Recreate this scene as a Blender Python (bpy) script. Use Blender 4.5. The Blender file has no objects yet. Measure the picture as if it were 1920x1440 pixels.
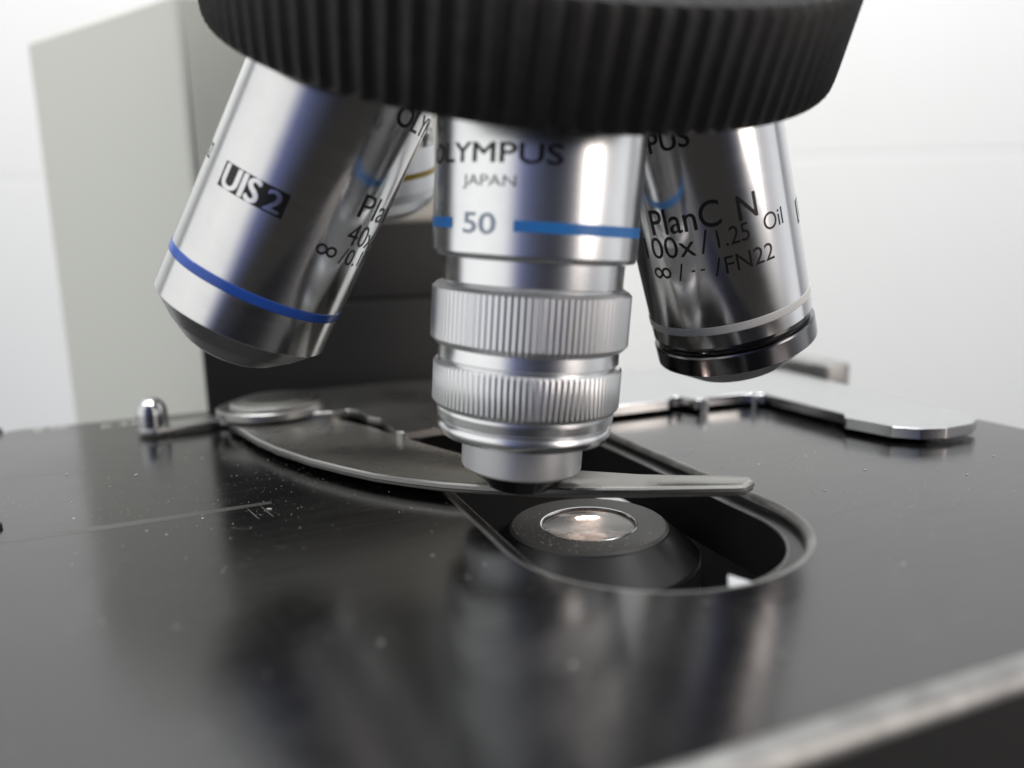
import bpy, bmesh, math, random
from mathutils import Vector, Matrix, geometry

MM = 0.001
rad = math.radians
sc = bpy.context.scene
COL = sc.collection

# ------------------------------------------------------------------ camera
cam_d = bpy.data.cameras.new('camera')
cam = bpy.data.objects.new('camera', cam_d)
COL.objects.link(cam)
cam_d.sensor_width = 36.0
cam_d.lens = 36.0 * 1443.0 / 1920.0
cam_d.clip_start = 0.002
cam_d.clip_end = 20
CAMZ = 33.5
PITCH, ROLL = 10.0, -1.7
_f = Vector((0, math.cos(rad(PITCH)), -math.sin(rad(PITCH))))
_r0 = Vector((1, 0, 0)); _u0 = _r0.cross(_f)
_r = _r0 * math.cos(rad(ROLL)) + _u0 * math.sin(rad(ROLL))
_u = -_r0 * math.sin(rad(ROLL)) + _u0 * math.cos(rad(ROLL))
m = Matrix((( _r.x, _u.x, -_f.x, 0), (_r.y, _u.y, -_f.y, 0), (_r.z, _u.z, -_f.z, CAMZ * MM), (0, 0, 0, 1)))
cam.matrix_world = m
cam_d.dof.use_dof = True
cam_d.dof.focus_distance = 0.108
cam_d.dof.aperture_fstop = 10.0
cam_d.dof.aperture_blades = 0
sc.camera = cam
CAM = Vector((0, 0, CAMZ))

# ------------------------------------------------------------------ render / view
sc.view_settings.view_transform = 'Standard'
sc.view_settings.look = 'None'
sc.view_settings.exposure = 0.0
sc.view_settings.gamma = 1.0
sc.view_settings.use_curve_mapping = False
sc.render.engine = 'CYCLES'
sc.cycles.use_denoising = True
sc.cycles.max_bounces = 10
sc.cycles.glossy_bounces = 6
sc.cycles.sample_clamp_indirect = 6
sc.cycles.caustics_reflective = False
sc.cycles.caustics_refractive = False

# ------------------------------------------------------------------ world: the lit room around the bench
w = bpy.data.worlds.new('World'); sc.world = w; w.use_nodes = True
nt = w.node_tree; N = nt.nodes; L = nt.links
bg = N['Background']
tc = N.new('ShaderNodeTexCoord'); sep = N.new('ShaderNodeSeparateXYZ')
L.new(tc.outputs['Generated'], sep.inputs[0])
def wm(op, a, b=None, c=None):
    n = N.new('ShaderNodeMath'); n.operation = op
    for i, v in enumerate((a, b, c)):
        if v is None: continue
        if isinstance(v, (int, float)): n.inputs[i].default_value = v
        else: L.new(v, n.inputs[i])
    return n.outputs[0]
negy = wm('MULTIPLY', sep.outputs['Y'], -1)
az = wm('ARCTAN2', sep.outputs['X'], negy)           # 0 towards the photographer, + to the right
azn = wm('MULTIPLY_ADD', az, 0.5 / math.pi, 0.5)
ramp = N.new('ShaderNodeValToRGB'); L.new(azn, ramp.inputs[0])
def setramp(rp, stops):
    els = rp.elements
    while len(els) > 1: els.remove(els[-1])
    els[0].position = stops[0][0]; els[0].color = (*stops[0][1], 1)
    for p, c in stops[1:]:
        e = els.new(p); e.color = (*c, 1)
A = lambda d: 0.5 + d / 360.0
setramp(ramp.color_ramp, [
    (A(-180), (.84, .86, .86)), (A(-120), (.94, .95, .95)), (A(-60), (1.05, 1.05, 1.04)), (A(-34), (.95, .95, .95)),
    (A(-27), (.48, .49, .60)), (A(-20), (.12, .14, .30)), (A(-8), (.075, .085, .15)), (A(3), (.045, .05, .075)), (A(16), (.02, .023, .035)),
    (A(30), (.04, .045, .07)), (A(38), (.14, .145, .17)), (A(47), (.48, .48, .49)), (A(54), (.80, .77, .75)), (A(66), (.85, .83, .81)),
    (A(76), (.62, .61, .62)), (A(92), (.85, .86, .87)), (A(120), (.92, .93, .93)), (A(180), (.84, .86, .86))])
# elevation: bright ceiling overhead, darker bench below
elr = N.new('ShaderNodeValToRGB'); L.new(wm('MULTIPLY_ADD', sep.outputs['Z'], .5, .5), elr.inputs[0])
setramp(elr.color_ramp, [(0.0, (0, 0, 0)), (.36, (0, 0, 0)), (.44, (1, 1, 1)), (.82, (1, 1, 1)), (.94, (0, 0, 0))])
upr = N.new('ShaderNodeValToRGB'); L.new(wm('MULTIPLY_ADD', sep.outputs['Z'], .5, .5), upr.inputs[0])
setramp(upr.color_ramp, [(0.0, (.03, .028, .026)), (.42, (.035, .033, .03)), (.60, (.5, .5, .5)), (.85, (.85, .86, .86)), (1, (.95, .96, .96))])
mx = N.new('ShaderNodeMix'); mx.data_type = 'RGBA'
L.new(elr.outputs[0], mx.inputs[0]); L.new(upr.outputs[0], mx.inputs[6]); L.new(ramp.outputs[0], mx.inputs[7])
L.new(mx.outputs[2], bg.inputs[0]); bg.inputs[1].default_value = 0.95

# ------------------------------------------------------------------ area lamps
def area(name, loc, target, sx, sy, watts, col, spread=180):
    ld = bpy.data.lights.new(name, 'AREA'); ld.shape = 'RECTANGLE'
    ld.size = sx * MM; ld.size_y = sy * MM; ld.energy = watts; ld.color = col; ld.spread = rad(spread)
    o = bpy.data.objects.new(name, ld); COL.objects.link(o)
    o.location = Vector(loc) * MM
    d = (Vector(target) - Vector(loc)).normalized()
    o.rotation_euler = d.to_track_quat('-Z', 'Y').to_euler()
    return o
area('wall_fill_light', (20, 60, 950), (20, 600, 110), 1600, 160, 6.3, (1, 1, 1), 95)  # unseen lamp added to brighten the wall, spread narrowed to spare the stage
area('warm_bench_light', (640, -330, 190), (0, 130, 40), 300, 460, .62, (1, .88, .80), 120)

# ------------------------------------------------------------------ helpers
def mat(name, base=(.5, .5, .5), rough=.4, metal=0., **kw):
    mt = bpy.data.materials.new(name); mt.use_nodes = True
    b = mt.node_tree.nodes['Principled BSDF']
    b.inputs['Base Color'].default_value = (*base, 1)
    b.inputs['Roughness'].default_value = rough
    b.inputs['Metallic'].default_value = metal
    for k, v in kw.items():
        b.inputs[k].default_value = v
    return mt

class Nodes:
    def __init__(s, mt):
        s.t = mt.node_tree; s.b = s.t.nodes['Principled BSDF']
        s.tc = s.t.nodes.new('ShaderNodeTexCoord')
    def mapping(s, scale=(1, 1, 1), rot=(0, 0, 0), src='Object'):
        n = s.t.nodes.new('ShaderNodeMapping'); n.inputs['Scale'].default_value = scale; n.inputs['Rotation'].default_value = rot
        s.t.links.new(s.tc.outputs[src], n.inputs[0]); return n.outputs[0]
    def noise(s, vec, scale, detail=3, rough=.5):
        n = s.t.nodes.new('ShaderNodeTexNoise'); n.inputs['Scale'].default_value = scale
        n.inputs['Detail'].default_value = detail; n.inputs['Roughness'].default_value = rough
        s.t.links.new(vec, n.inputs['Vector']); return n.outputs[0]
    def voronoi(s, vec, scale, feature='F1'):
        n = s.t.nodes.new('ShaderNodeTexVoronoi'); n.inputs['Scale'].default_value = scale; n.feature = feature
        s.t.links.new(vec, n.inputs['Vector']); return n
    def maprange(s, v, a, b, c, d, smooth=False):
        n = s.t.nodes.new('ShaderNodeMapRange'); s.t.links.new(v, n.inputs[0])
        if smooth: n.interpolation_type = 'SMOOTHSTEP'
        for i, x in enumerate((a, b, c, d)): n.inputs[i + 1].default_value = x
        return n.outputs[0]
    def math(s, op, a, b=None):
        n = s.t.nodes.new('ShaderNodeMath'); n.operation = op
        for i, v in enumerate((a, b)):
            if v is None: continue
            if isinstance(v, (int, float)): n.inputs[i].default_value = v
            else: s.t.links.new(v, n.inputs[i])
        return n.outputs[0]
    def mix(s, f, a, b):
        n = s.t.nodes.new('ShaderNodeMix'); n.data_type = 'RGBA'
        s.t.links.new(f, n.inputs[0])
        for i, v in ((6, a), (7, b)):
            if isinstance(v, tuple): n.inputs[i].default_value = (*v, 1)
            else: s.t.links.new(v, n.inputs[i])
        return n.outputs[2]
    def to(s, v, name): s.t.links.new(v, s.b.inputs[name])
    def bump(s, h, strength, dist):
        n = s.t.nodes.new('ShaderNodeBump'); n.inputs['Strength'].default_value = strength; n.inputs['Distance'].default_value = dist
        s.t.links.new(h, n.inputs['Height']); s.t.links.new(n.outputs[0], s.b.inputs['Normal'])

def worn_metal(name, base, rough, var=.05, smear=1200, bump=0.0):
    """metal with fine turning marks round the axis and a few cloudy smudges"""
    mt = mat(name, base, rough, 1.0); n = Nodes(mt)
    a = n.noise(n.mapping((60, 60, smear)), 1.0, 3)
    b = n.noise(n.mapping((1, 1, 1)), 160, 4, .6)
    r = n.maprange(a, .3, .7, rough - var, rough + var)
    r2 = n.maprange(b, .45, .75, 0, var)
    n.to(n.math('ADD', r, r2), 'Roughness')
    c = n.mix(n.maprange(b, .4, .8, 0, 1), base, tuple(x * .93 for x in base)); n.to(c, 'Base Color')
    if bump: n.bump(a, bump, .00002)
    return mt

M = {}
M['chrome'] = worn_metal('polished_steel', (.80, .80, .80), .17, .02)
M['chrome_dark'] = worn_metal('polished_steel_worn', (.80, .80, .82), .15, .015)
M['satin'] = worn_metal('satin_aluminium', (.93, .94, .95), .24, .01, 5200, .10)
M['satin2'] = mat('fine_turned_aluminium', (.90, .91, .92), .30, 1.0)
M['satin3'] = mat('bead_blasted_aluminium', (.86, .87, .89), .42, .85)
M['dark_chrome'] = mat('dark_reflection_steel', (.20, .20, .21), .18, 1.0)  # dark reflections on the sleeve put into the base colour
M['ink'] = mat('black_engraving', (.012, .012, .012), .35)
M['grey_ink'] = mat('worn_grey_engraving', (.24, .24, .25), .4)
M['pale_blue_ink'] = mat('worn_pale_blue_engraving', (.60, .70, .87), .4)
M['blue'] = mat('royal_blue_enamel', (.035, .13, .62), .22)
M['azure'] = mat('azure_enamel', (.045, .29, .82), .3)
M['white'] = mat('white_enamel', (.88, .88, .85), .4)
M['yellow'] = mat('yellow_enamel', (.92, .60, .05), .45)
M['black_ring'] = mat('black_gloss_ring', (.008, .008, .008), .12)
M['tip_grey'] = mat('dark_front_metal', (.09, .09, .095), .34, .6)
M['tip_steel'] = mat('grey_front_steel', (.26, .26, .27), .27, .9)  # dark stage reflection put into the colour of shoulder and cone
M['tip_black'] = mat('black_front_cone', (.03, .03, .032), .22)
M['glass'] = mat('front_glass', (.03, .035, .04), .04, 0, IOR=1.6)
# knurled black rubber / plastic
mt = mat('black_ribbed_plastic', (.005, .005, .0055), .52); n = Nodes(mt)
n.to(n.maprange(n.noise(n.mapping(), 900, 4), .3, .7, .48, .62), 'Roughness')
n.bump(n.noise(n.mapping(), 4000, 3), .25, .00003); n.to(n.mix(n.maprange(n.noise(n.mapping(), 260, 5, .7), .52, .75, 0, 1), (.005, .005, .0055), (.016, .016, .0155)), 'Base Color'); M['rib'] = mt
# black anodised stage top: glossy, wiped, dusty, finely scratched
mt = mat('black_lacquered_stage', (.012, .012, .012), .18, 0, IOR=1.9); n = Nodes(mt)
clouds = n.noise(n.mapping(), 28, 4, .55)
wipe = n.noise(n.mapping((60, 700, 60), (0, 0, .5)), 1, 3, .6)
r = n.maprange(clouds, .35, .75, .13, .25)
n.to(n.math('ADD', r, n.maprange(wipe, .5, .8, 0, .07)), 'Roughness')
vo = n.voronoi(n.mapping((1, 1, 1)), 430); rnd = n.t.nodes.new('ShaderNodeSeparateColor'); n.t.links.new(vo.outputs['Color'], rnd.inputs[0])
d1 = n.math('MULTIPLY', n.maprange(vo.outputs['Distance'], .05, .10, 1, 0), n.math('GREATER_THAN', rnd.outputs[0], .70))
vo2 = n.voronoi(n.mapping((1, 1, 1)), 1900); rnd2 = n.t.nodes.new('ShaderNodeSeparateColor'); n.t.links.new(vo2.outputs['Color'], rnd2.inputs[0])
d2 = n.math('MULTIPLY', n.maprange(vo2.outputs['Distance'], .09, .16, .7, 0), n.math('GREATER_THAN', rnd2.outputs[1], .74))
patch = n.maprange(n.noise(n.mapping(), 45, 2), .42, .62, .1, 1)
dust = n.math('MULTIPLY', n.math('MAXIMUM', d1, d2), patch)
scr = n.noise(n.mapping((90, 3800, 90), (0, 0, .9)), 1, 2, .6)
scrm = n.math('MULTIPLY', n.maprange(scr, .64, .72, 0, .45), n.maprange(n.noise(n.mapping(), 35, 2), .45, .65, 0, 1))
c = n.mix(n.maprange(clouds, .3, .8, 0, 1), (.003, .003, .003), (.006, .006, .0058))
c = n.mix(scrm, c, (.20, .19, .18)); c = n.mix(dust, c, (.75, .74, .70)); n.to(c, 'Base Color')
hgt = n.math('ADD', n.noise(n.mapping(), 120, 3), n.math('MULTIPLY', scr, .6)); n.bump(hgt, .07, .0002)
M['stage'] = mt
mt = mat('pale_stage_edge', (.2, .2, .19), .36, .5, IOR=1.9); n = Nodes(mt)
e = n.noise(n.mapping(), 260, 5, .65)
n.to(n.mix(n.maprange(e, .35, .75, 0, 1), (.24, .24, .235), (.46, .455, .44)), 'Base Color'); M['edge'] = mt
M['ledge'] = mat('dark_recess_lacquer', (.018, .018, .018), .30, 0, IOR=1.7)
M['side'] = mat('black_stage_side', (.035, .035, .035), .45)
M['void'] = mat('matt_black_interior', (.004, .004, .004), .8)
mt = mat('bronzed_dark_steel', (.11, .106, .098), .27, .75); n = Nodes(mt)
vo = n.voronoi(n.mapping(), 700); rnd = n.t.nodes.new('ShaderNodeSeparateColor'); n.t.links.new(vo.outputs['Color'], rnd.inputs[0])
d1 = n.math('MULTIPLY', n.maprange(vo.outputs['Distance'], .08, .14, 1, 0), n.math('GREATER_THAN', rnd.outputs[0], .9))
n.to(n.mix(d1, (.34, .33, .305), (.5, .5, .48)), 'Base Color')
n.to(n.maprange(n.noise(n.mapping(), 90, 4), .3, .7, .2, .36), 'Roughness'); M['bronze'] = mt
mt = worn_metal('brushed_steel', (.52, .515, .50), .30, .05); M['steel'] = mt
M['bright'] = worn_metal('bright_steel', (.64, .65, .66), .20, .02)
mt = mat('pale_grey_green_paint', (.82, .83, .75), .42); n = Nodes(mt)
n.bump(n.noise(n.mapping(), 1100, 3), .3, .00015); M['paint'] = mt
M['cream'] = mat('cream_warm_lit_paint', (.88, .84, .76), .5)  # cream brightened for the warm light falling on the stand front
M['charcoal'] = mat('charcoal_plastic', (.022, .0215, .021), .55)
M['black_block'] = mat('matt_black_metal', (.009, .009, .009), .55)
mt = mat('white_tile', (.86, .86, .83), .5); n = Nodes(mt)
n.to(n.mix(n.maprange(n.noise(n.mapping(), 3.0, 3), .3, .7, 0, 1), (.86, .87, .865), (.82, .83, .81)), 'Base Color'); M['wall'] = mt
M['grout'] = mat('pale_grout', (.83, .84, .83), .6)
M['cond'] = mat('dusty_grey_lacquer', (.10, .098, .09), .42); n = Nodes(M['cond'])
vo = n.voronoi(n.mapping(), 900); rnd = n.t.nodes.new('ShaderNodeSeparateColor'); n.t.links.new(vo.outputs['Color'], rnd.inputs[0])
d1 = n.math('MULTIPLY', n.maprange(vo.outputs['Distance'], .10, .2, 1, 0), n.math('GREATER_THAN', rnd.outputs[0], .9))
n.to(n.mix(d1, (.09, .088, .082), (.5, .5, .47)), 'Base Color')
M['cone'] = mat('black_condenser_cone', (.018, .018, .02), .33)
M['lens'] = mat('condenser_glass', (.9, .92, .92), .03, 0, IOR=1.5); M['lens'].node_tree.nodes['Principled BSDF'].inputs['Transmission Weight'].default_value = .92
M['lens_bed'] = mat('grey_light_bed', (.8, .78, .75), .5)
M['speck'] = mat('pale_dust', (.7, .68, .62), .5)
M['fleck'] = mat('plain_white', (.80, .82, .83), .35)
M['lit'] = mat('lit_field_lens', (1, .9, .8), .5); b = M['lit'].node_tree.nodes['Principled BSDF']
b.inputs['Emission Color'].default_value = (1, .76, .66, 1); b.inputs['Emission Strength'].default_value = 80

def finish(name, bm, material, parent=None, smooth=True, angle=35):
    me = bpy.data.meshes.new(name)
    bmesh.ops.recalc_face_normals(bm, faces=bm.faces)
    bm.to_mesh(me); bm.free()
    if isinstance(material, (list, tuple)):
        for q in material: me.materials.append(q)
    else: me.materials.append(material)
    if smooth:
        for p in me.polygons: p.use_smooth = True
        me.set_sharp_from_angle(angle=rad(angle))
    o = bpy.data.objects.new(name, me); COL.objects.link(o)
    if parent: o.parent = parent
    return o
def tag(o, label, cat, group=None, kind=None):
    if label: o['label'] = label
    if cat: o['category'] = cat
    if group: o['group'] = group
    if kind: o['kind'] = kind
    return o
def thing(name, label, cat, matrix=None, group=None):
    o = bpy.data.objects.new(name, None); COL.objects.link(o); o.empty_display_size = .005
    if matrix is not None: o.matrix_world = matrix
    return tag(o, label, cat, group)

def lathe(prof, segs=160, knurl=None, t0=0, t1=360, z0=0, bm=None):
    """prof: (radius, z) in mm; theta 0 faces local -Y, grows towards +X. knurl: (teeth, depth, set of profile indices, shape)"""
    bm = bm or bmesh.new()
    if not knurl:      # support loops keep long straight walls straight under smooth shading
        q = [prof[0]]
        for (ra_, za_), (rb_, zb_) in zip(prof, prof[1:]):
            ln = math.hypot(rb_ - ra_, zb_ - za_)
            if ln > .9:
                for f_ in (.06 / ln, 1 - .06 / ln): q.append((ra_ + (rb_ - ra_) * f_, za_ + (zb_ - za_) * f_))
            q.append((rb_, zb_))
        prof = q
    full = abs(t1 - t0) >= 359.9
    if knurl: segs = knurl[0] * 6
    nth = segs if full else segs + 1
    rows = []
    for i, (r, z) in enumerate(prof):
        if r < 1e-6:
            rows.append([bm.verts.new((0, 0, (z + z0) * MM))]); continue
        row = []
        for k in range(nth):
            th = rad(t0 + (t1 - t0) * k / segs); rr = r
            if knurl and i in knurl[2]:
                ph = (k % 6) / 6.0
                rr = r - knurl[1] * (.5 - .5 * math.cos(2 * math.pi * ph)) ** knurl[3]
            row.append(bm.verts.new((rr * math.sin(th) * MM, -rr * math.cos(th) * MM, (z + z0) * MM)))
        rows.append(row)
    for a, b in zip(rows, rows[1:]):
        cnt = nth if full else nth - 1
        for k in range(cnt):
            k2 = (k + 1) % nth
            if len(a) == 1 and len(b) == 1: break
            if len(a) == 1: bm.faces.new((a[0], b[k], b[k2]))
            elif len(b) == 1: bm.faces.new((a[k], b[0], a[k2]))
            else: bm.faces.new((a[k], b[k], b[k2], a[k2]))
    return bm

def text_mesh(s, bold=0.0, shear=0.0, spacing=1.0):
    cu = bpy.data.curves.new('t', 'FONT'); cu.body = s; cu.offset = bold; cu.shear = shear; cu.space_character = spacing
    cu.resolution_u = 6
    o = bpy.data.objects.new('t', cu); COL.objects.link(o)
    dg = bpy.context.evaluated_depsgraph_get()
    me = bpy.data.meshes.new_from_object(o.evaluated_get(dg))
    bpy.data.objects.remove(o); bpy.data.curves.remove(cu)
    bm = bmesh.new(); bm.from_mesh(me); bpy.data.meshes.remove(me)
    return bm
def infinity_mesh():
    bm = bmesh.new()
    for cx in (-.36, .36):
        ring = []
        for k in range(28):
            t = 2 * math.pi * k / 28
            ring.append((bm.verts.new((cx + .40 * math.cos(t), .38 * math.sin(t), 0)), bm.verts.new((cx + .24 * math.cos(t), .21 * math.sin(t), 0))))
        for k in range(28):
            a, b = ring[k], ring[(k + 1) % 28]; bm.faces.new((a[0], b[0], b[1], a[1]))
        cx += .01
    return bm
def rect_mesh():
    bm = bmesh.new(); vs = [bm.verts.new(p) for p in ((-1, -1, 0), (1, -1, 0), (1, 1, 0), (-1, 1, 0))]; bm.faces.new(vs); return bm
def bend_into(dst, bm, R, th, z, width, height, off=.02, slant=0.0):
    """fit a flat mesh to width x height (mm) and wrap it round radius R at angle th (deg), centre height z"""
    xs = [v.co.x for v in bm.verts]; ys = [v.co.y for v in bm.verts]
    x0, x1, y0, y1 = min(xs), max(xs), min(ys), max(ys)
    for v in bm.verts:
        v.co.x = ((v.co.x - x0) / (x1 - x0) - .5) * width
        v.co.y = ((v.co.y - y0) / (y1 - y0) - .5) * height
    nstep = max(2, int(width / .45))
    for k in range(1, nstep):
        x = -width / 2 + width * k / nstep
        bmesh.ops.bisect_plane(bm, geom=bm.verts[:] + bm.edges[:] + bm.faces[:], plane_co=(x, 0, 0), plane_no=(1, 0, 0))
    mp = {}
    for v in bm.verts:
        a = rad(th) + v.co.x / R
        mp[v] = dst.verts.new(((R + off) * math.sin(a) * MM, -(R + off) * math.cos(a) * MM, (z + v.co.y + slant * v.co.x) * MM))
    for f in bm.faces:
        try: dst.faces.new([mp[v] for v in f.verts])
        except ValueError: pass
    bm.free()

def frame_for(tip_dir, C):
    """local frame: Z up the barrel, -Y faces the camera, X to the right"""
    d = Vector(tip_dir).normalized(); Z = -d
    e = CAM - Vector(C); e = (e - d * e.dot(d)).normalized()
    Y = -e; X = Y.cross(Z)
    return X, Y, Z, d
def objective_frame(tip_dir, C, s_tip):
    X, Y, Z, d = frame_for(tip_dir, C)
    O = (Vector(C) + d * s_tip) * MM
    return Matrix(((X.x, Y.x, Z.x, O.x), (X.y, Y.y, Z.y, O.y), (X.z, Y.z, Z.z, O.z), (0, 0, 0, 1)))
def P(prof, st):  # (r, s) -> (r, local z)
    return [(r, st - s) for r, s in prof]

# ------------------------------------------------------------------ background wall
wall = thing('tiled_wall', 'white glossy tiled wall far behind the microscope', 'wall', Matrix.Translation((0, .6, -.3)))
bm = bmesh.new()
def quad_box(bm, x0, x1, y0, y1, z0, z1, mi=0):
    vs = [bm.verts.new((x * MM, y * MM, z * MM)) for x in (x0, x1) for y in (y0, y1) for z in (z0, z1)]
    for idx in ((0, 1, 3, 2), (4, 6, 7, 5), (0, 4, 5, 1), (2, 3, 7, 6), (0, 2, 6, 4), (1, 5, 7, 3)):
        f = bm.faces.new([vs[i] for i in idx]); f.material_index = mi
for ix in range(-2, 2):
    for iz in range(-1, 3):
        zc = 395 + iz * 300
        quad_box(bm, ix * 900 - 20 + 1, ix * 900 + 880 - 1, 0, 8, zc + 1, zc + 299)
bmesh.ops.bevel(bm, geom=bm.edges[:], offset=.0008, segments=2, affect='EDGES', profile=.6)
finish('tile_face', bm, M['wall'], wall, False)
bm = bmesh.new(); quad_box(bm, -1400, 1500, .35, 14, 0, 1300); finish('grout', bm, M['grout'], wall, False)

# ------------------------------------------------------------------ stage (frame turned 21.5 deg to the camera)
ROT = rad(21.5)
RZ = Matrix.Rotation(ROT, 4, 'Z')
def UV(u, v, z=0):
    return Vector((u * math.cos(ROT) - v * math.sin(ROT), u * math.sin(ROT) + v * math.cos(ROT), z))
stage = thing('microscope_stage', 'flat black glossy microscope stage plate with a long round-ended opening', 'stage', RZ.copy())
SU, SV0, SV1, SR = 47.6, 77.2, 128.0, 18.0
def slot_loop(inset, seg=40):
    R = SR - inset; pts = []
    for k in range(seg + 1):
        a = math.pi + math.pi * k / seg; pts.append((SU + R * math.cos(a), SV0 + R * math.sin(a)))
    for k in range(seg + 1):
        a = math.pi * k / seg; pts.append((SU + R * math.cos(a), SV1 + R * math.sin(a)))
    return pts
def rect_loop(inset, r=5, seg=8):
    u0, u1, v0, v1 = -42 + inset, 131.8 - inset, 36.6 + inset, 181.5 - inset; r = max(.5, r - inset); pts = []
    for cx, cy, a0 in ((u0 + r, v0 + r, 180), (u1 - r, v0 + r, 270), (u1 - r, v1 - r, 0), (u0 + r, v1 - r, 90)):
        for k in range(seg + 1):
            a = rad(a0 + 90 * k / seg); pts.append((cx + r * math.cos(a), cy + r * math.sin(a)))
    return pts
def sweep(bm, loops):  # loops: list of (points, z)
    rows = [[bm.verts.new((u * MM, v * MM, z * MM)) for u, v in pts] for pts, z in loops]
    for a, b in zip(rows, rows[1:]):
        for k in range(len(a)):
            k2 = (k + 1) % len(a); bm.faces.new((a[k], a[k2], b[k2], b[k]))
    return rows
def flat_fill(bm, loops, z):
    polys = [[Vector((u, v, 0)) for u, v in lp] for lp in loops]
    tri = geometry.tessellate_polygon(polys)
    vs = [bm.verts.new((p.x * MM, p.y * MM, z * MM)) for lp in polys for p in lp]
    for t in tri: bm.faces.new([vs[i] for i in t])
    return vs
# top plate
bm = bmesh.new(); flat_fill(bm, [rect_loop(1.8), slot_loop(-1.1)], 0)
finish('top_plate', bm, M['stage'], stage, False)
# rounded outer edge, paler than the plate
bm = bmesh.new()
sweep(bm, [(rect_loop(1.8 - 1.8 * math.sin(rad(a))), -1.8 + 1.8 * math.cos(rad(a))) for a in range(0, 91, 10)])
finish('outer_edge', bm, M['edge'], stage)
bm = bmesh.new(); sweep(bm, [(rect_loop(0), -1.8), (rect_loop(0), -9), (rect_loop(3), -9.5)])
finish('plate_side', bm, M['side'], stage)
# rim of the opening: fillet, step, ledge, inner lip, wall
bm = bmesh.new()
sweep(bm, [(slot_loop(-1.1 + 1.1 * math.sin(rad(a))), -.9 + .9 * math.cos(rad(a))) for a in range(0, 91, 10)])
finish('opening_rim', bm, M['edge'], stage)
bm = bmesh.new(); sweep(bm, [(slot_loop(0), -.9), (slot_loop(.1), -1.5), (slot_loop(1.7), -1.55)])
finish('opening_ledge', bm, M['ledge'], stage)
bm = bmesh.new(); sweep(bm, [(slot_loop(1.7), -1.55), (slot_loop(1.9), -1.6), (slot_loop(2.0), -1.8)]); finish('inner_lip', bm, M['edge'], stage)
bm = bmesh.new(); sweep(bm, [(slot_loop(2.0), -1.8), (slot_loop(2.0), -9.5)]); finish('opening_wall', bm, M['void'], stage)
bm = bmesh.new(); flat_fill(bm, [rect_loop(3), slot_loop(2.0)], -9.5); finish('underside', bm, M['side'], stage, False)
# lower carriage plate peeping out behind the right edge
def prism(name, pts, z0, z1, material, parent, bevel=.3, segs=2):
    bm = bmesh.new()
    vs = [bm.verts.new((u * MM, v * MM, z0 * MM)) for u, v in pts]
    f = bm.faces.new(vs)
    ex = bmesh.ops.extrude_face_region(bm, geom=[f])
    for g in ex['geom']:
        if isinstance(g, bmesh.types.BMVert): g.co.z = z1 * MM
    bmesh.ops.recalc_face_normals(bm, faces=bm.faces)
    if bevel:
        es = [e for e in bm.edges if e.calc_face_angle(0) > rad(50)]
        bmesh.ops.bevel(bm, geom=es, offset=bevel * MM, segments=segs, affect='EDGES', profile=.5, clamp_overlap=True)
    return finish(name, bm, material, parent, True, 30)
def rounded(pts, radii, seg=6):
    out = []; n = len(pts)
    for i in range(n):
        p = Vector(pts[i]); a = Vector(pts[i - 1]); b = Vector(pts[(i + 1) % n]); r = radii[i] if isinstance(radii, (list, tuple)) else radii
        if r <= 0: out.append(tuple(p)); continue
        da = (a - p).normalized(); db = (b - p).normalized(); ang = da.angle(db)
        t = min(r / math.tan(ang / 2), (a - p).length * .49, (b - p).length * .49)
        A_, B_ = p + da * t, p + db * t
        for k in range(seg + 1):
            s = k / seg; out.append(tuple((1 - s) ** 2 * A_ + 2 * s * (1 - s) * p + s * s * B_))
    return out
prism('carriage_plate', rounded([(132.6, 137), (140.5, 136.5), (141, 205), (132.6, 205)], [1, 3, 3, 1]), -8, 4.6, M['edge'], stage, 3.2, 4)  # pale colour stands in for the wall reflected in its top
# fixing screws at the left
for (u, v, rr) in ((-41.5, 178.5, 1.4), (-28.4, 112.3, 1.6)):
    o = finish('screw', lathe([(0, .9), (rr * .7, .9), (rr, .5), (rr, 0)], 24), M['side'], stage); o.location = Vector((u, v, 0.0)) * MM
# long wear mark and small curled scratches in the lacquer
def strip(bm, pts, w, z=.012):
    prev = None
    for i, (u, v) in enumerate(pts):
        a = Vector(pts[max(0, i - 1)]); b = Vector(pts[min(len(pts) - 1, i + 1)]); t = (b - a).normalized(); nn = Vector((-t.y, t.x))
        ww = w * (.55 + .45 * math.sin(math.pi * i / max(1, len(pts) - 1)))
        c = (bm.verts.new(((u + nn.x * ww) * MM, (v + nn.y * ww) * MM, z * MM)), bm.verts.new(((u - nn.x * ww) * MM, (v - nn.y * ww) * MM, z * MM)))
        if prev: bm.faces.new((prev[0], prev[1], c[1], c[0]))
        prev = c
M['wear'] = mat('rubbed_lacquer', (.10, .10, .095), .34)
M['hair'] = mat('fine_scratch', (.22, .21, .20), .4)
bm = bmesh.new(); strip(bm, [(-31 + 37 * k / 20, 106.9 - .5 * math.sin(k / 6)) for k in range(21)], 1.0); finish('wear_mark', bm, M['wear'], stage, False)
bm = bmesh.new()
for u0 in (2.8, 4.6):
    strip(bm, [(u0 + k * .15, 105.8 - k * .72 + .05 * k * k * .2) for k in range(9)], .07)
random.seed(5)
for k in range(46):
    u, v = random.uniform(68, 125), random.uniform(55, 122); a = random.gauss(.5, .5); ln = random.uniform(.8, 5)
    strip(bm, [(u + ln * q / 5 * math.cos(a + .05 * q), v + ln * q / 5 * math.sin(a + .05 * q)) for q in range(6)], .022)
for k in range(24):
    u, v = random.uniform(-30, 27), random.uniform(80, 150); a = random.gauss(.2, .6); ln = random.uniform(.6, 3)
    strip(bm, [(u + ln * q / 5 * math.cos(a + .05 * q), v + ln * q / 5 * math.sin(a + .05 * q)) for q in range(6)], .022)
tag(finish('scratches', bm, M['hair'], stage, False), None, None, None, 'stuff')
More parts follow.
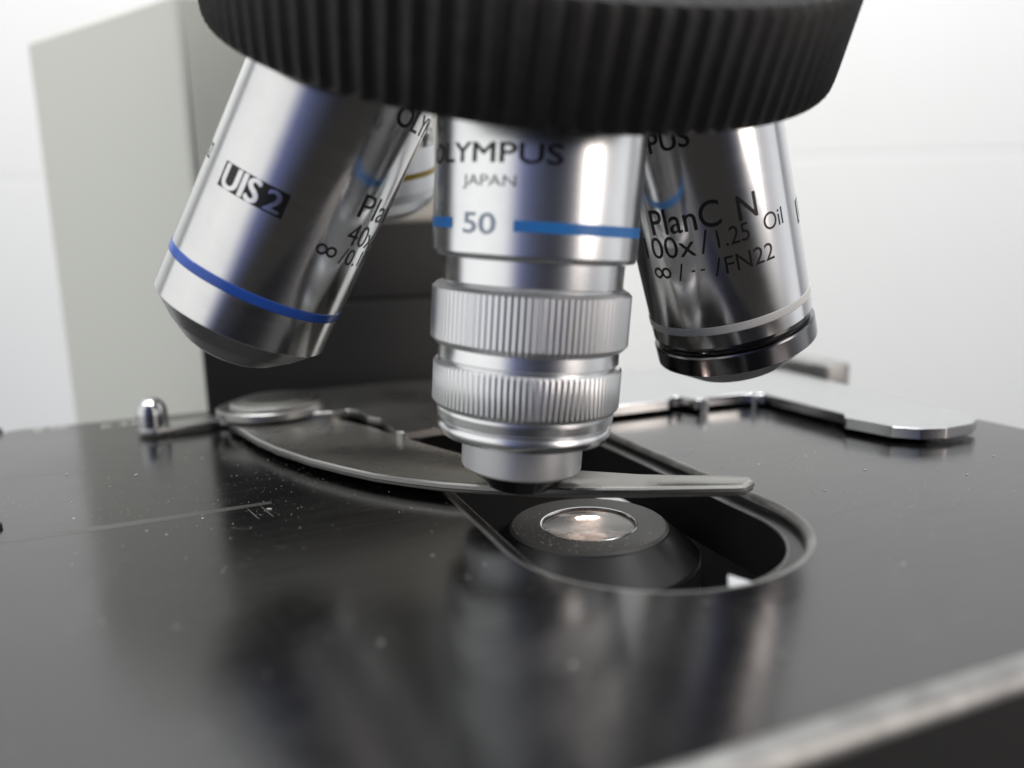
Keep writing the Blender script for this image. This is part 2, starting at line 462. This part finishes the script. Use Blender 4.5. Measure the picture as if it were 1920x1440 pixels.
# loose lint and grit lying on the plate
bm = bmesh.new()
spots = [(-12.5, 131, .42), (-23, 137, .35), (5.5, 104, .5), (-2.8, 104, .4), (87.5, 82.2, .3), (75.5, 77.5, .3), (21, 79, .3), (-20, 120, .25), (98, 74, .25), (110, 79, .28)]
for k in range(420): spots.append((random.gauss(6, 13), random.gauss(118, 15), random.choice((.05, .06, .07, .09, .15))))
for k in range(160): spots.append((random.uniform(66, 130), random.uniform(55, 122), random.choice((.04, .05, .06, .10))))
for k in range(120): spots.append((random.uniform(-38, 60), random.uniform(42, 100), random.choice((.03, .04, .05, .07))))
for u, v, s in spots:
    s *= .52
    if 28 < u < 67 and v > 57: continue
    q = bmesh.ops.create_icosphere(bm, subdivisions=1, radius=s * MM)
    st = random.uniform(.8, 1.8); an = random.uniform(0, 3.1)
    for vv in q['verts']:
        x, y, z = vv.co; x *= st; vv.co = Vector((x * math.cos(an) - y * math.sin(an) + u * MM, x * math.sin(an) + y * math.cos(an) + v * MM, z * .5 + s * .35 * MM))
tag(finish('lint', bm, M['speck'], stage), None, None, None, 'stuff')
# faint engraved scale figures near the back left corner
bm = bmesh.new()
for s, u, v, wd in (('p 337', -17.5, 173.5, 8.5), ('0 10', -31.5, 176.0, 6)):
    t = text_mesh(s); xs = [q.co.x for q in t.verts]; k = wd / (max(xs) - min(xs)); x0 = min(xs); mp = {}
    for q in t.verts: mp[q] = bm.verts.new(((u + (q.co.x - x0) * k - wd / 2) * MM, (v + q.co.y * k) * MM, .02 * MM))
    for f in t.faces: bm.faces.new([mp[q] for q in f.verts])
    t.free()
finish('engraved_figures', bm, M['speck'], stage, False)

# ------------------------------------------------------------------ slide holder: fixed steel jaw frame + sprung finger
holder = thing('slide_holder', 'satin steel L-shaped slide holder frame along the back and right of the stage', 'slide holder', RZ @ Matrix.Translation((100 * MM, 120 * MM, 0)))
def shift(pts, du, dv): return [(u - du, v - dv) for u, v in pts]
jaw = [(66, 129), (84.5, 129), (86.2, 131), (88.0, 131), (89.2, 126.2), (92, 126.0), (92.4, 128.0), (101, 127), (104.3, 124.5), (104.1, 103), (101.8, 100.5),
       (103.4, 92.0), (106.2, 88.8), (110.2, 87.4), (116.4, 87.6), (120.0, 89.6), (121.2, 92.6), (125.3, 121.7), (127.8, 144), (128, 166), (66, 168)]
prism('jaw_plate', rounded(shift(jaw, 100, 120), .7, 3), .8, 2.7, M['bright'], holder, .1, 1)  # frame metal made paler than the rear bar for the reflected wall
prism('jaw_gap_shade', shift([(70, 133), (103, 131), (106.5, 127), (106, 105), (118, 97), (122, 122), (124, 160), (70, 160)], 100, 120), .02, .7, M['void'], holder, 0)  # black fill standing in for the shadow under the jaw
rear = [(15, 150), (21, 148.2), (24, 149.2), (25.6, 146.2), (26.2, 140.5), (28.0, 137.4), (28.3, 126.2), (29.2, 125.0), (66, 128.5), (66, 168), (40, 176), (15, 176)]
prism('rear_bar', rounded(shift(rear, 100, 120), .7, 3), 1.9, 3.4, M['steel'], holder, .12, 1)  # same frame metal, darker for the black block it reflects
for u, v, r_ in ((90.5, 126.8, .8), (101.9, 125.6, .7)):
    o = finish('stud', lathe([(0, 3.0), (r_ * .6, 2.95), (r_, 2.5), (r_, 0)], 24), M['bright'], holder); o.location = Vector((u - 100, v - 120 - 1.2, 0)) * MM

finger = thing('slide_clip', 'dark curved spring finger with a domed steel pin reaching over the stage opening', 'stage clip', RZ @ Matrix.Translation((10.5 * MM, 157 * MM, 0)))
front = [(1.9, 158.3), (2.4, 153), (3.9, 147.4), (6.1, 137.9), (8.9, 129.0), (12.9, 119.5), (16.7, 112.5), (20.2, 106.7), (23.8, 102.2), (27.9, 97.8), (32.1, 94.3), (37.9, 90.0), (43.5, 86.9), (50.3, 83.5), (56.7, 80.7), (61.8, 78.4)]
tipc = [(62.9, 78.2), (65.2, 79.5), (66.1, 81.2), (65.3, 82.7)]
back = [(59.8, 85.3), (53.7, 89.0), (47.3, 94.4), (42.2, 99.5), (38.2, 105), (34.8, 111.5), (31.8, 119.0), (28.8, 127.8), (26.3, 136.0), (22, 146), (20, 156), (17, 167), (8, 168), (2.2, 166)]
prism('finger_plate', shift(front + tipc + back, 10.5, 157), .9, 2.3, [M['bronze']], finger, .28, 3)
# bright bevelled edge strip along the front of the finger
bm = bmesh.new(); rows = []
fl = shift(front[1:] + tipc[:2], 10.5, 157)
for i, (u, v) in enumerate(fl):
    a = Vector(fl[max(0, i - 1)]); b_ = Vector(fl[min(len(fl) - 1, i + 1)]); t = (b_ - a).normalized(); nn = Vector((t.y, -t.x))
    rows.append([bm.verts.new(((u + nn.x * o_) * MM, (v + nn.y * o_) * MM, z * MM)) for o_, z in ((-.6, 2.325), (-.05, 2.34), (.16, 2.1), (.17, 1.6), (.05, 1.45))])
for a, b_ in zip(rows, rows[1:]):
    for k in range(4): bm.faces.new((a[k], b_[k], b_[k + 1], a[k + 1]))
finish('bevelled_edge', bm, M['steel'], finger)
tail = [(-14.6, 162.5), (-13.4, 158.2), (-11, 157.2), (-7.3, 158.3), (0.5, 160.3), (3.5, 158.5), (4, 166), (0, 166.6), (-7.6, 165.0), (-12.4, 165.6)]
prism('tail_strip', rounded(shift(tail, 10.5, 157), .8, 3), .5, 1.6, M['steel'], finger, .2)
o = finish('domed_pin', lathe([(0, 7.3), (.8, 7.2), (1.6, 6.8), (2.3, 6.1), (2.7, 5.2), (2.8, 4.2), (2.85, 1.6)], 48), M['bright'], finger); o.location = Vector((-11.5 - 10.5, 161.4 - 157, 0)) * MM
o = finish('pivot_disc', lathe([(0, 4.6), (8.9, 4.6), (10.2, 4.5), (10.4, 4.3), (10.4, 3.1), (10.2, 2.9), (9.5, 2.4)], 96), M['steel'], finger)
o = finish('pivot_cap', lathe([(0, 6.6), (3.5, 6.45), (6.5, 6.0), (8.4, 5.4), (8.9, 5.1), (8.8, 4.6)], 96), M['steel'], finger); o.location = Vector((1.0, -.5, 0)) * MM

# ------------------------------------------------------------------ condenser under the opening
cz = -4.0
c0 = UV(46.2, 90.2, 0)
cond = thing('condenser', 'round black substage condenser with a glowing glass top lens inside the stage opening', 'condenser', Matrix.Translation((c0.x * MM, c0.y * MM, -30 * MM)))
Z = lambda z: z + 30
finish('top_ring', lathe([(6.5, Z(-4.35)), (6.6, Z(-4.05)), (6.8, Z(-4.0)), (10.5, Z(-4.0)), (10.9, Z(-4.3))], 128), M['cond'], cond)
finish('cone', lathe([(10.9, Z(-4.3)), (11.0, Z(-4.5)), (14.9, Z(-7.9)), (15.1, Z(-8.2)), (15.1, Z(-12))], 128), M['cone'], cond)
finish('flange', lathe([(15.1, Z(-12)), (24.6, Z(-12)), (25, Z(-12.3)), (25, Z(-30))], 128), M['cone'], cond)
bm = bmesh.new(); prof = [(0, Z(-3.85)), (2, Z(-3.9)), (4, Z(-4.03)), (5.6, Z(-4.2)), (6.45, Z(-4.4)), (6.45, Z(-5.6)), (0, Z(-5.6))]
finish('top_lens', lathe(prof, 96), M['lens'], cond)
finish('lens_rim_glint', lathe([(6.35, Z(-4.2)), (6.45, Z(-4.0)), (6.62, Z(-3.95)), (6.7, Z(-4.02))], 96), M['bright'], cond)  # bright ring added in place of the thin highlight round the lens
finish('lens_bed', lathe([(0, Z(-6.3)), (6.45, Z(-6.3)), (6.46, Z(-4.6))], 64), M['lens_bed'], cond)
o = finish('field_light', lathe([(0, Z(-5.0)), (1.2, Z(-5.02)), (1.3, Z(-5.15))], 48), M['lit'], cond); o.location = (.2 * MM, 2.9 * MM, 0); o.scale = (1.25, .42, 1)
bm = bmesh.new(); random.seed(11)
for k in range(230):
    if k < 175: rr, a = abs(random.gauss(0, 1.5)), random.uniform(0, 6.28); x, y = rr * math.cos(a), rr * math.sin(a) * .9 + 1.2; s = random.uniform(.04, .12); z = Z(-3.85) - .02 * (x * x + y * y) * .45
    else: rr, a = random.uniform(6.6, 10.4), random.gauss(-2.4, .7); x, y = rr * math.cos(a), rr * math.sin(a); s = random.uniform(.05, .16); z = Z(-4.0)
    q = bmesh.ops.create_icosphere(bm, subdivisions=1, radius=s * MM)
    for vv in q['verts']: vv.co = Vector((vv.co.x + x * MM, vv.co.y + y * MM, vv.co.z * .6 + z * MM))
M['crumb'] = mat('translucent_dust', (.85, .80, .70), .3); M['crumb'].node_tree.nodes['Principled BSDF'].inputs['Transmission Weight'].default_value = .6
tag(finish('lens_dust', bm, M['crumb'], cond), None, None, None, 'stuff')
# small white sliver at the near edge of the opening
cc = [(48.7, 63.0), (50.0, 60.3), (48.6, 59.6), (47.2, 61.0)]
bm = bmesh.new()
fleck = prism('white_fleck', shift(cc, 48.6, 61), 0, .35, M['fleck'], None, .05)
fleck.matrix_world = RZ @ Matrix.Translation((48.6 * MM, 61.0 * MM, -1.5 * MM)) @ Matrix.Rotation(rad(2), 4, 'X')
tag(fleck, 'tiny white sliver at the near rim inside the stage opening', 'fleck')

# ------------------------------------------------------------------ microscope stand behind
stand = thing('microscope_stand', 'pale grey-green painted microscope stand column behind the stage', 'microscope stand')
def loft(name, bot, top, material, bevel=1.2):
    bm = bmesh.new()
    b_ = [bm.verts.new(Vector(p) * MM) for p in bot]; t_ = [bm.verts.new(Vector(p) * MM) for p in top]
    n_ = len(b_)
    for k in range(n_): bm.faces.new((b_[k], b_[(k + 1) % n_], t_[(k + 1) % n_], t_[k]))
    bm.faces.new(b_[::-1]); bm.faces.new(t_)
    bmesh.ops.recalc_face_normals(bm, faces=bm.faces)
    if bevel: bmesh.ops.bevel(bm, geom=bm.edges[:], offset=bevel * MM, segments=3, affect='EDGES', profile=.5)
    return finish(name, bm, material, stand, True, 25)
def w2(u, v): q = UV(u, v); return q.x, q.y
zb, zt = -120, 91.5
ra, rb = w2(100, 199), w2(112, 300)
f0 = w2(3, 199.5)
loft('column', [(-127, 218, zb), (-73.2, 183, zb), (-72.4, 183.3, zb), (*ra, zb), (*rb, zb), (-100, 330, zb)],
     [(-126.5, 218, zt), (-72.2, 183, zt), (-66.5, 185.8, zt), (*ra, zt), (*rb, zt), (-100, 330, zt)], M['paint'], 1.5)
def ubox(name, u0, u1, v0, v1, z0, z1, material, parent, bevel=1.0):
    bm = bmesh.new(); quad_box(bm, u0, u1, v0, v1, z0, z1)
    bmesh.ops.bevel(bm, geom=bm.edges[:], offset=bevel * MM, segments=3, affect='EDGES', profile=.5)
    o = finish(name, bm, material, parent, True, 25); o.rotation_euler = (0, 0, ROT); return o
ubox('focus_block', -1.6, 99, 186.5, 198.6, -60, 22, M['black_block'], stand, .8)
ubox('block_cover', -1.0, 98.5, 188.5, 198.4, 22.05, 40.8, M['charcoal'], stand, .8)
ubox('upper_front', 20, 98, 197.2, 198.9, 41.5, 54, M['cream'], stand, .4)  # warm light on the column front put into this panel's colour
ubox('limb', 14, 80, 120, 260, 118, 150, M['paint'], stand, 6)

# ------------------------------------------------------------------ revolving nosepiece
ND = Vector((-.148, .531, -1)); NC = Vector((3.1, 117.5, 64.9))
X, Y, Zv, d = frame_for(ND, NC)
O = NC * MM
nm = Matrix(((X.x, Y.x, Zv.x, O.x), (X.y, Y.y, Zv.y, O.y), (X.z, Y.z, Zv.z, O.z), (0, 0, 0, 1)))
nose = thing('revolving_nosepiece', 'big black ribbed revolving nosepiece ring tilted above the lenses', 'nosepiece', nm)
H = 12.8
finish('grip_ring', lathe([(38, 2.5), (42.4, .35), (42.9, .2), (43.15, .5), (43.3, 1.4), (43.35, 3), (43.35, H - 1.3), (42.9, H - .4), (42.1, H), (38, H + .2)],
       knurl=(104, .5, {3, 4, 5, 6, 7, 8}, .8)), M['rib'], nose)
finish('turret_plate', lathe([(0, 6), (30, 5.2), (38, 2.5)], 96), M['side'], nose)
finish('top_cover', lathe([(38, H + .2), (36, H + 3), (33, H + 6), (0, H + 7)], 96), M['cream'], nose)

# ------------------------------------------------------------------ objectives
def letter(lst, parent, R, st, material, name='lettering', off=.025):
    bm = bmesh.new()
    for kind, th0, th1, s, h, bold, slant in lst:
        wd = R * rad(th1 - th0); thc = (th0 + th1) / 2
        if kind == 'INF': t = infinity_mesh()
        elif kind == 'RECT': t = rect_mesh()
        else: t = None
        if t: bend_into(bm, t, R, thc, st - s, wd, h, off, slant); continue
        for q, (dx, dz) in enumerate([(0, 0)] if not bold else [(0, 0), (-1, .0), (1, .0), (.5, .6), (-.5, -.6)]):
            bend_into(bm, text_mesh(kind), R, thc + math.degrees(dx * bold * 5 / R), st - s + dz * bold * 5, wd, h, off + .0015 * q, slant)
    return finish(name, bm, material, parent, False)

# centre: satin turned barrel with two knurled collars
ST = 34.2
mtx = objective_frame((-.087, .026, -1), (3.61, 99.35, 36.0), ST)
ob = thing('objective_lens', 'satin aluminium objective with two knurled collars in the middle, pointing at the stage opening', 'objective lens', mtx, 'objective lenses on the nosepiece')
R = 13.0
finish('barrel', lathe(P([(R, -26), (R, 3.3), (12.75, 3.75), (12.3, 3.95), (11.6, 4.0)], ST), 192), M['satin'], ob)
finish('neck', lathe(P([(11.6, 4.0), (11.55, 6.9), (11.9, 7.2), (12.2, 7.25)], ST), 160), M['satin'], ob)
finish('knurled_collar', lathe(P([(12.0, 7.25), (12.25, 7.3), (12.8, 7.85), (12.8, 14.1), (12.25, 14.72), (11.6, 14.8)], ST), knurl=(104, .13, {2, 3}, 1.0)), M['satin2'], ob)
finish('neck', lathe(P([(11.6, 14.8), (11.75, 14.95), (11.85, 16.5), (11.6, 16.75), (11.4, 16.8), (11.4, 17.0), (11.7, 17.05)], ST), 160), M['satin'], ob)
finish('knurled_collar', lathe(P([(11.7, 17.05), (12.0, 17.08), (12.3, 17.4), (12.3, 22.2), (11.85, 22.7), (11.3, 22.75)], ST), knurl=(104, .12, {2, 3}, 1.0)), M['satin2'], ob)
finish('stepped_ring', lathe(P([(11.3, 22.75), (11.65, 22.95), (11.7, 23.3), (11.6, 24.3), (11.3, 24.55), (10.9, 24.6), (10.9, 24.85), (11.3, 24.95), (11.5, 25.3), (11.45, 26.0), (11.1, 26.5), (10.0, 26.9), (8.2, 27.05)], ST), 160), M['satin'], ob)
finish('nose_tube', lathe(P([(8.2, 27.05), (8.05, 27.3), (8.05, 31.0), (7.9, 31.25), (7.5, 31.35)], ST), 128), M['satin3'], ob)
finish('front_cone', lathe(P([(7.5, 31.35), (7.2, 31.5), (4.4, 34.0), (3.9, 34.2), (2.4, 34.2)], ST), 96), M['tip_black'], ob)
finish('front_lens', lathe(P([(2.4, 34.2), (2.3, 33.9), (0, 33.6)], ST), 48), M['glass'], ob)
for a0, a1 in ((-180, -48), (-11, 180)):
    finish('blue_band', lathe(P([(R + .0, -.62), (R + .035, -.55), (R + .035, .55), (R + .0, .62)], ST), int((a1 - a0) / 2), None, a0, a1), M['azure'], ob)
letter([('OLYMPUS', -73, 11, -7.8, 2.15, .014, 0), ], ob, R, ST, M['ink'])
letter([('JAPAN', -41, -11, -4.6, 1.6, .0, 0)], ob, R, ST, M['grey_ink'])
letter([('50', -39.5, -20.5, -.1, 2.3, .015, 0)], ob, R, ST, M['pale_blue_ink'], 'magnification_mark')

# left: polished forty-times lens with a blue ring
ST = 12.6
mtx = objective_frame((-.561, .078, -1), (-34.67, 108.2, 30.56), ST)
ob = thing('objective_lens', 'polished steel objective with a royal blue ring, tilted at the left of the nosepiece', 'objective lens', mtx, 'objective lenses on the nosepiece')
R = 12.0
finish('barrel', lathe(P([(R, -42), (R, 5.9), (R - .12, 6.0)], ST), 192), M['chrome'], ob)
finish('shoulder', lathe(P([(R - .12, 6.0), (9.2, 8.75), (9.1, 8.8)], ST), 160), M['tip_steel'], ob)
finish('front_cone', lathe(P([(9.1, 8.8), (6.6, 10.8), (5.2, 11.5), (4.6, 11.7), (3.0, 11.7)], ST), 128), M['tip_steel'], ob)
finish('front_lens', lathe(P([(3.0, 11.7), (2.9, 11.5), (0, 11.3)], ST), 48), M['glass'], ob)
finish('colour_ring', lathe(P([(R, -.68), (R + .1, -.55), (R + .12, 0), (R + .1, .55), (R, .68)], ST), 160), M['blue'], ob)
letter([('OLYMPUS', 36, 114, -28.4, 2.6, .014, 0),
        ('Plan', 40, 82, -16.2, 3.2, .0, 0), ('40x', 40, 70, -12.3, 3.0, .0, 0), ('/0.65', 74, 112, -12.3, 2.4, 0, 0),
        ('INF', 23, 38, -9.2, 1.5, 0, 0), ('/0.17/FN22', 42, 118, -9.2, 2.3, 0, 0), ('FN22', -84, -68, -13.5, 2.0, 0, 0)], ob, R, ST, M['ink'])
letter([('RECT', -47, -2, -12.2, 3.2, 0, 0)], ob, R, ST, M['ink'], 'logo_plate')
letter([('UIS', -44.5, -19, -12.2, 2.95, .03, 0), ('2', -14, -5, -12.2, 2.6, .02, 0)], ob, R, ST, M['chrome_dark'], 'logo_letters', .05)

# right: hundred-times oil lens with white ring and black groove
ST = 10.6
mtx = objective_frame((.269, .208, -1), (33.6, 119.1, 24.53), ST)
ob = thing('objective_lens', 'polished steel oil objective with a white ring over a black ring, at the right', 'objective lens', mtx, 'objective lenses on the nosepiece')
R = 12.0
finish('barrel', lathe(P([(R, -36), (R, 2.6), (11.7, 2.75), (11.4, 2.8)], ST), 192), M['chrome_dark'], ob)
finish('black_groove_ring', lathe(P([(11.4, 2.8), (11.5, 2.95), (11.6, 3.4), (11.5, 3.85), (11.4, 4.0)], ST), 128), M['black_ring'], ob)
finish('sleeve', lathe(P([(11.4, 4.0), (12.0, 4.05), (12.15, 4.3), (12.15, 7.0), (12.0, 7.1)], ST), 160), M['dark_chrome'], ob)
finish('front_cone', lathe(P([(12.0, 7.1), (8.6, 9.6), (7.8, 10.2), (5, 10.6), (2.5, 10.6)], ST), 128), M['tip_grey'], ob)
finish('front_lens', lathe(P([(2.5, 10.6), (2.4, 10.4), (0, 10.2)], ST), 48), M['glass'], ob)
finish('colour_ring', lathe(P([(R, -.62), (R + .1, -.5), (R + .12, 0), (R + .1, .5), (R, .62)], ST), 160), M['white'], ob)
letter([('OLYMPUS', -76, -4, -27.2, 2.6, .014, 0),
        ('PlanC', -42, 6, -16.6, 3.6, .008, 0), ('N', 17, 30, -16.2, 3.3, .008, 0),
        ('100x', -54, -13, -12.9, 3.1, .0, 0), ('/', -10, -4, -13.0, 3.2, 0, 0), ('1.25', 1, 22, -13.0, 2.5, .0, 0), ('Oil', 33, 50, -13.2, 2.4, 0, 0),
        ('INF', -49, -34, -9.2, 1.7, 0, 0), ('/', -29, -24, -9.2, 2.5, 0, 0), ('- -', -19, -10, -9.2, .25, 0, 0), ('/', -4, 1, -9.2, 2.5, 0, 0), ('FN22', 3, 37, -9.2, 2.4, 0, 0)],
       ob, R, ST, M['ink'])
letter([('RECT', 72, 122, -12.0, 3.3, 0, 0)], ob, R, ST, M['ink'], 'logo_plate')
letter([('UIS', 74.5, 102, -12.0, 3.3, .02, 0), ('2', 109, 119, -12.0, 2.6, .0, 0)], ob, R, ST, M['chrome_dark'], 'logo_letters', .05)

# far: low power lens with a yellow ring, seen between its neighbours
ST = 8.5
mtx = objective_frame((.03, .28, -1), (-25.0, 150, 48.6), ST)
ob = thing('objective_lens', 'small part-hidden steel objective with a thin yellow ring, behind and between its neighbours', 'objective lens', mtx, 'objective lenses on the nosepiece')
R = 12.0
finish('barrel', lathe(P([(R, -26), (R, 3.0), (11.6, 4.6), (10.2, 6.4), (7.5, 7.9), (6.5, 8.3), (5, 8.5), (4, 8.5)], ST), 160), M['satin3'], ob)
finish('front_lens', lathe(P([(4, 8.5), (3.9, 8.1), (0, 7.9)], ST), 48), M['glass'], ob)
finish('colour_ring', lathe(P([(R, -.5), (R + .08, -.4), (R + .08, .4), (R, .5)], ST), 160), M['yellow'], ob)
letter([('RECT', 20, 72, -6.0, 2.9, 0, 0)], ob, R, ST, M['ink'], 'logo_plate')
letter([('UIS', 22, 50, -6.0, 2.9, .02, 0), ('2', 57, 69, -6.0, 2.4, .0, 0)], ob, R, ST, M['chrome'], 'logo_letters', .05)
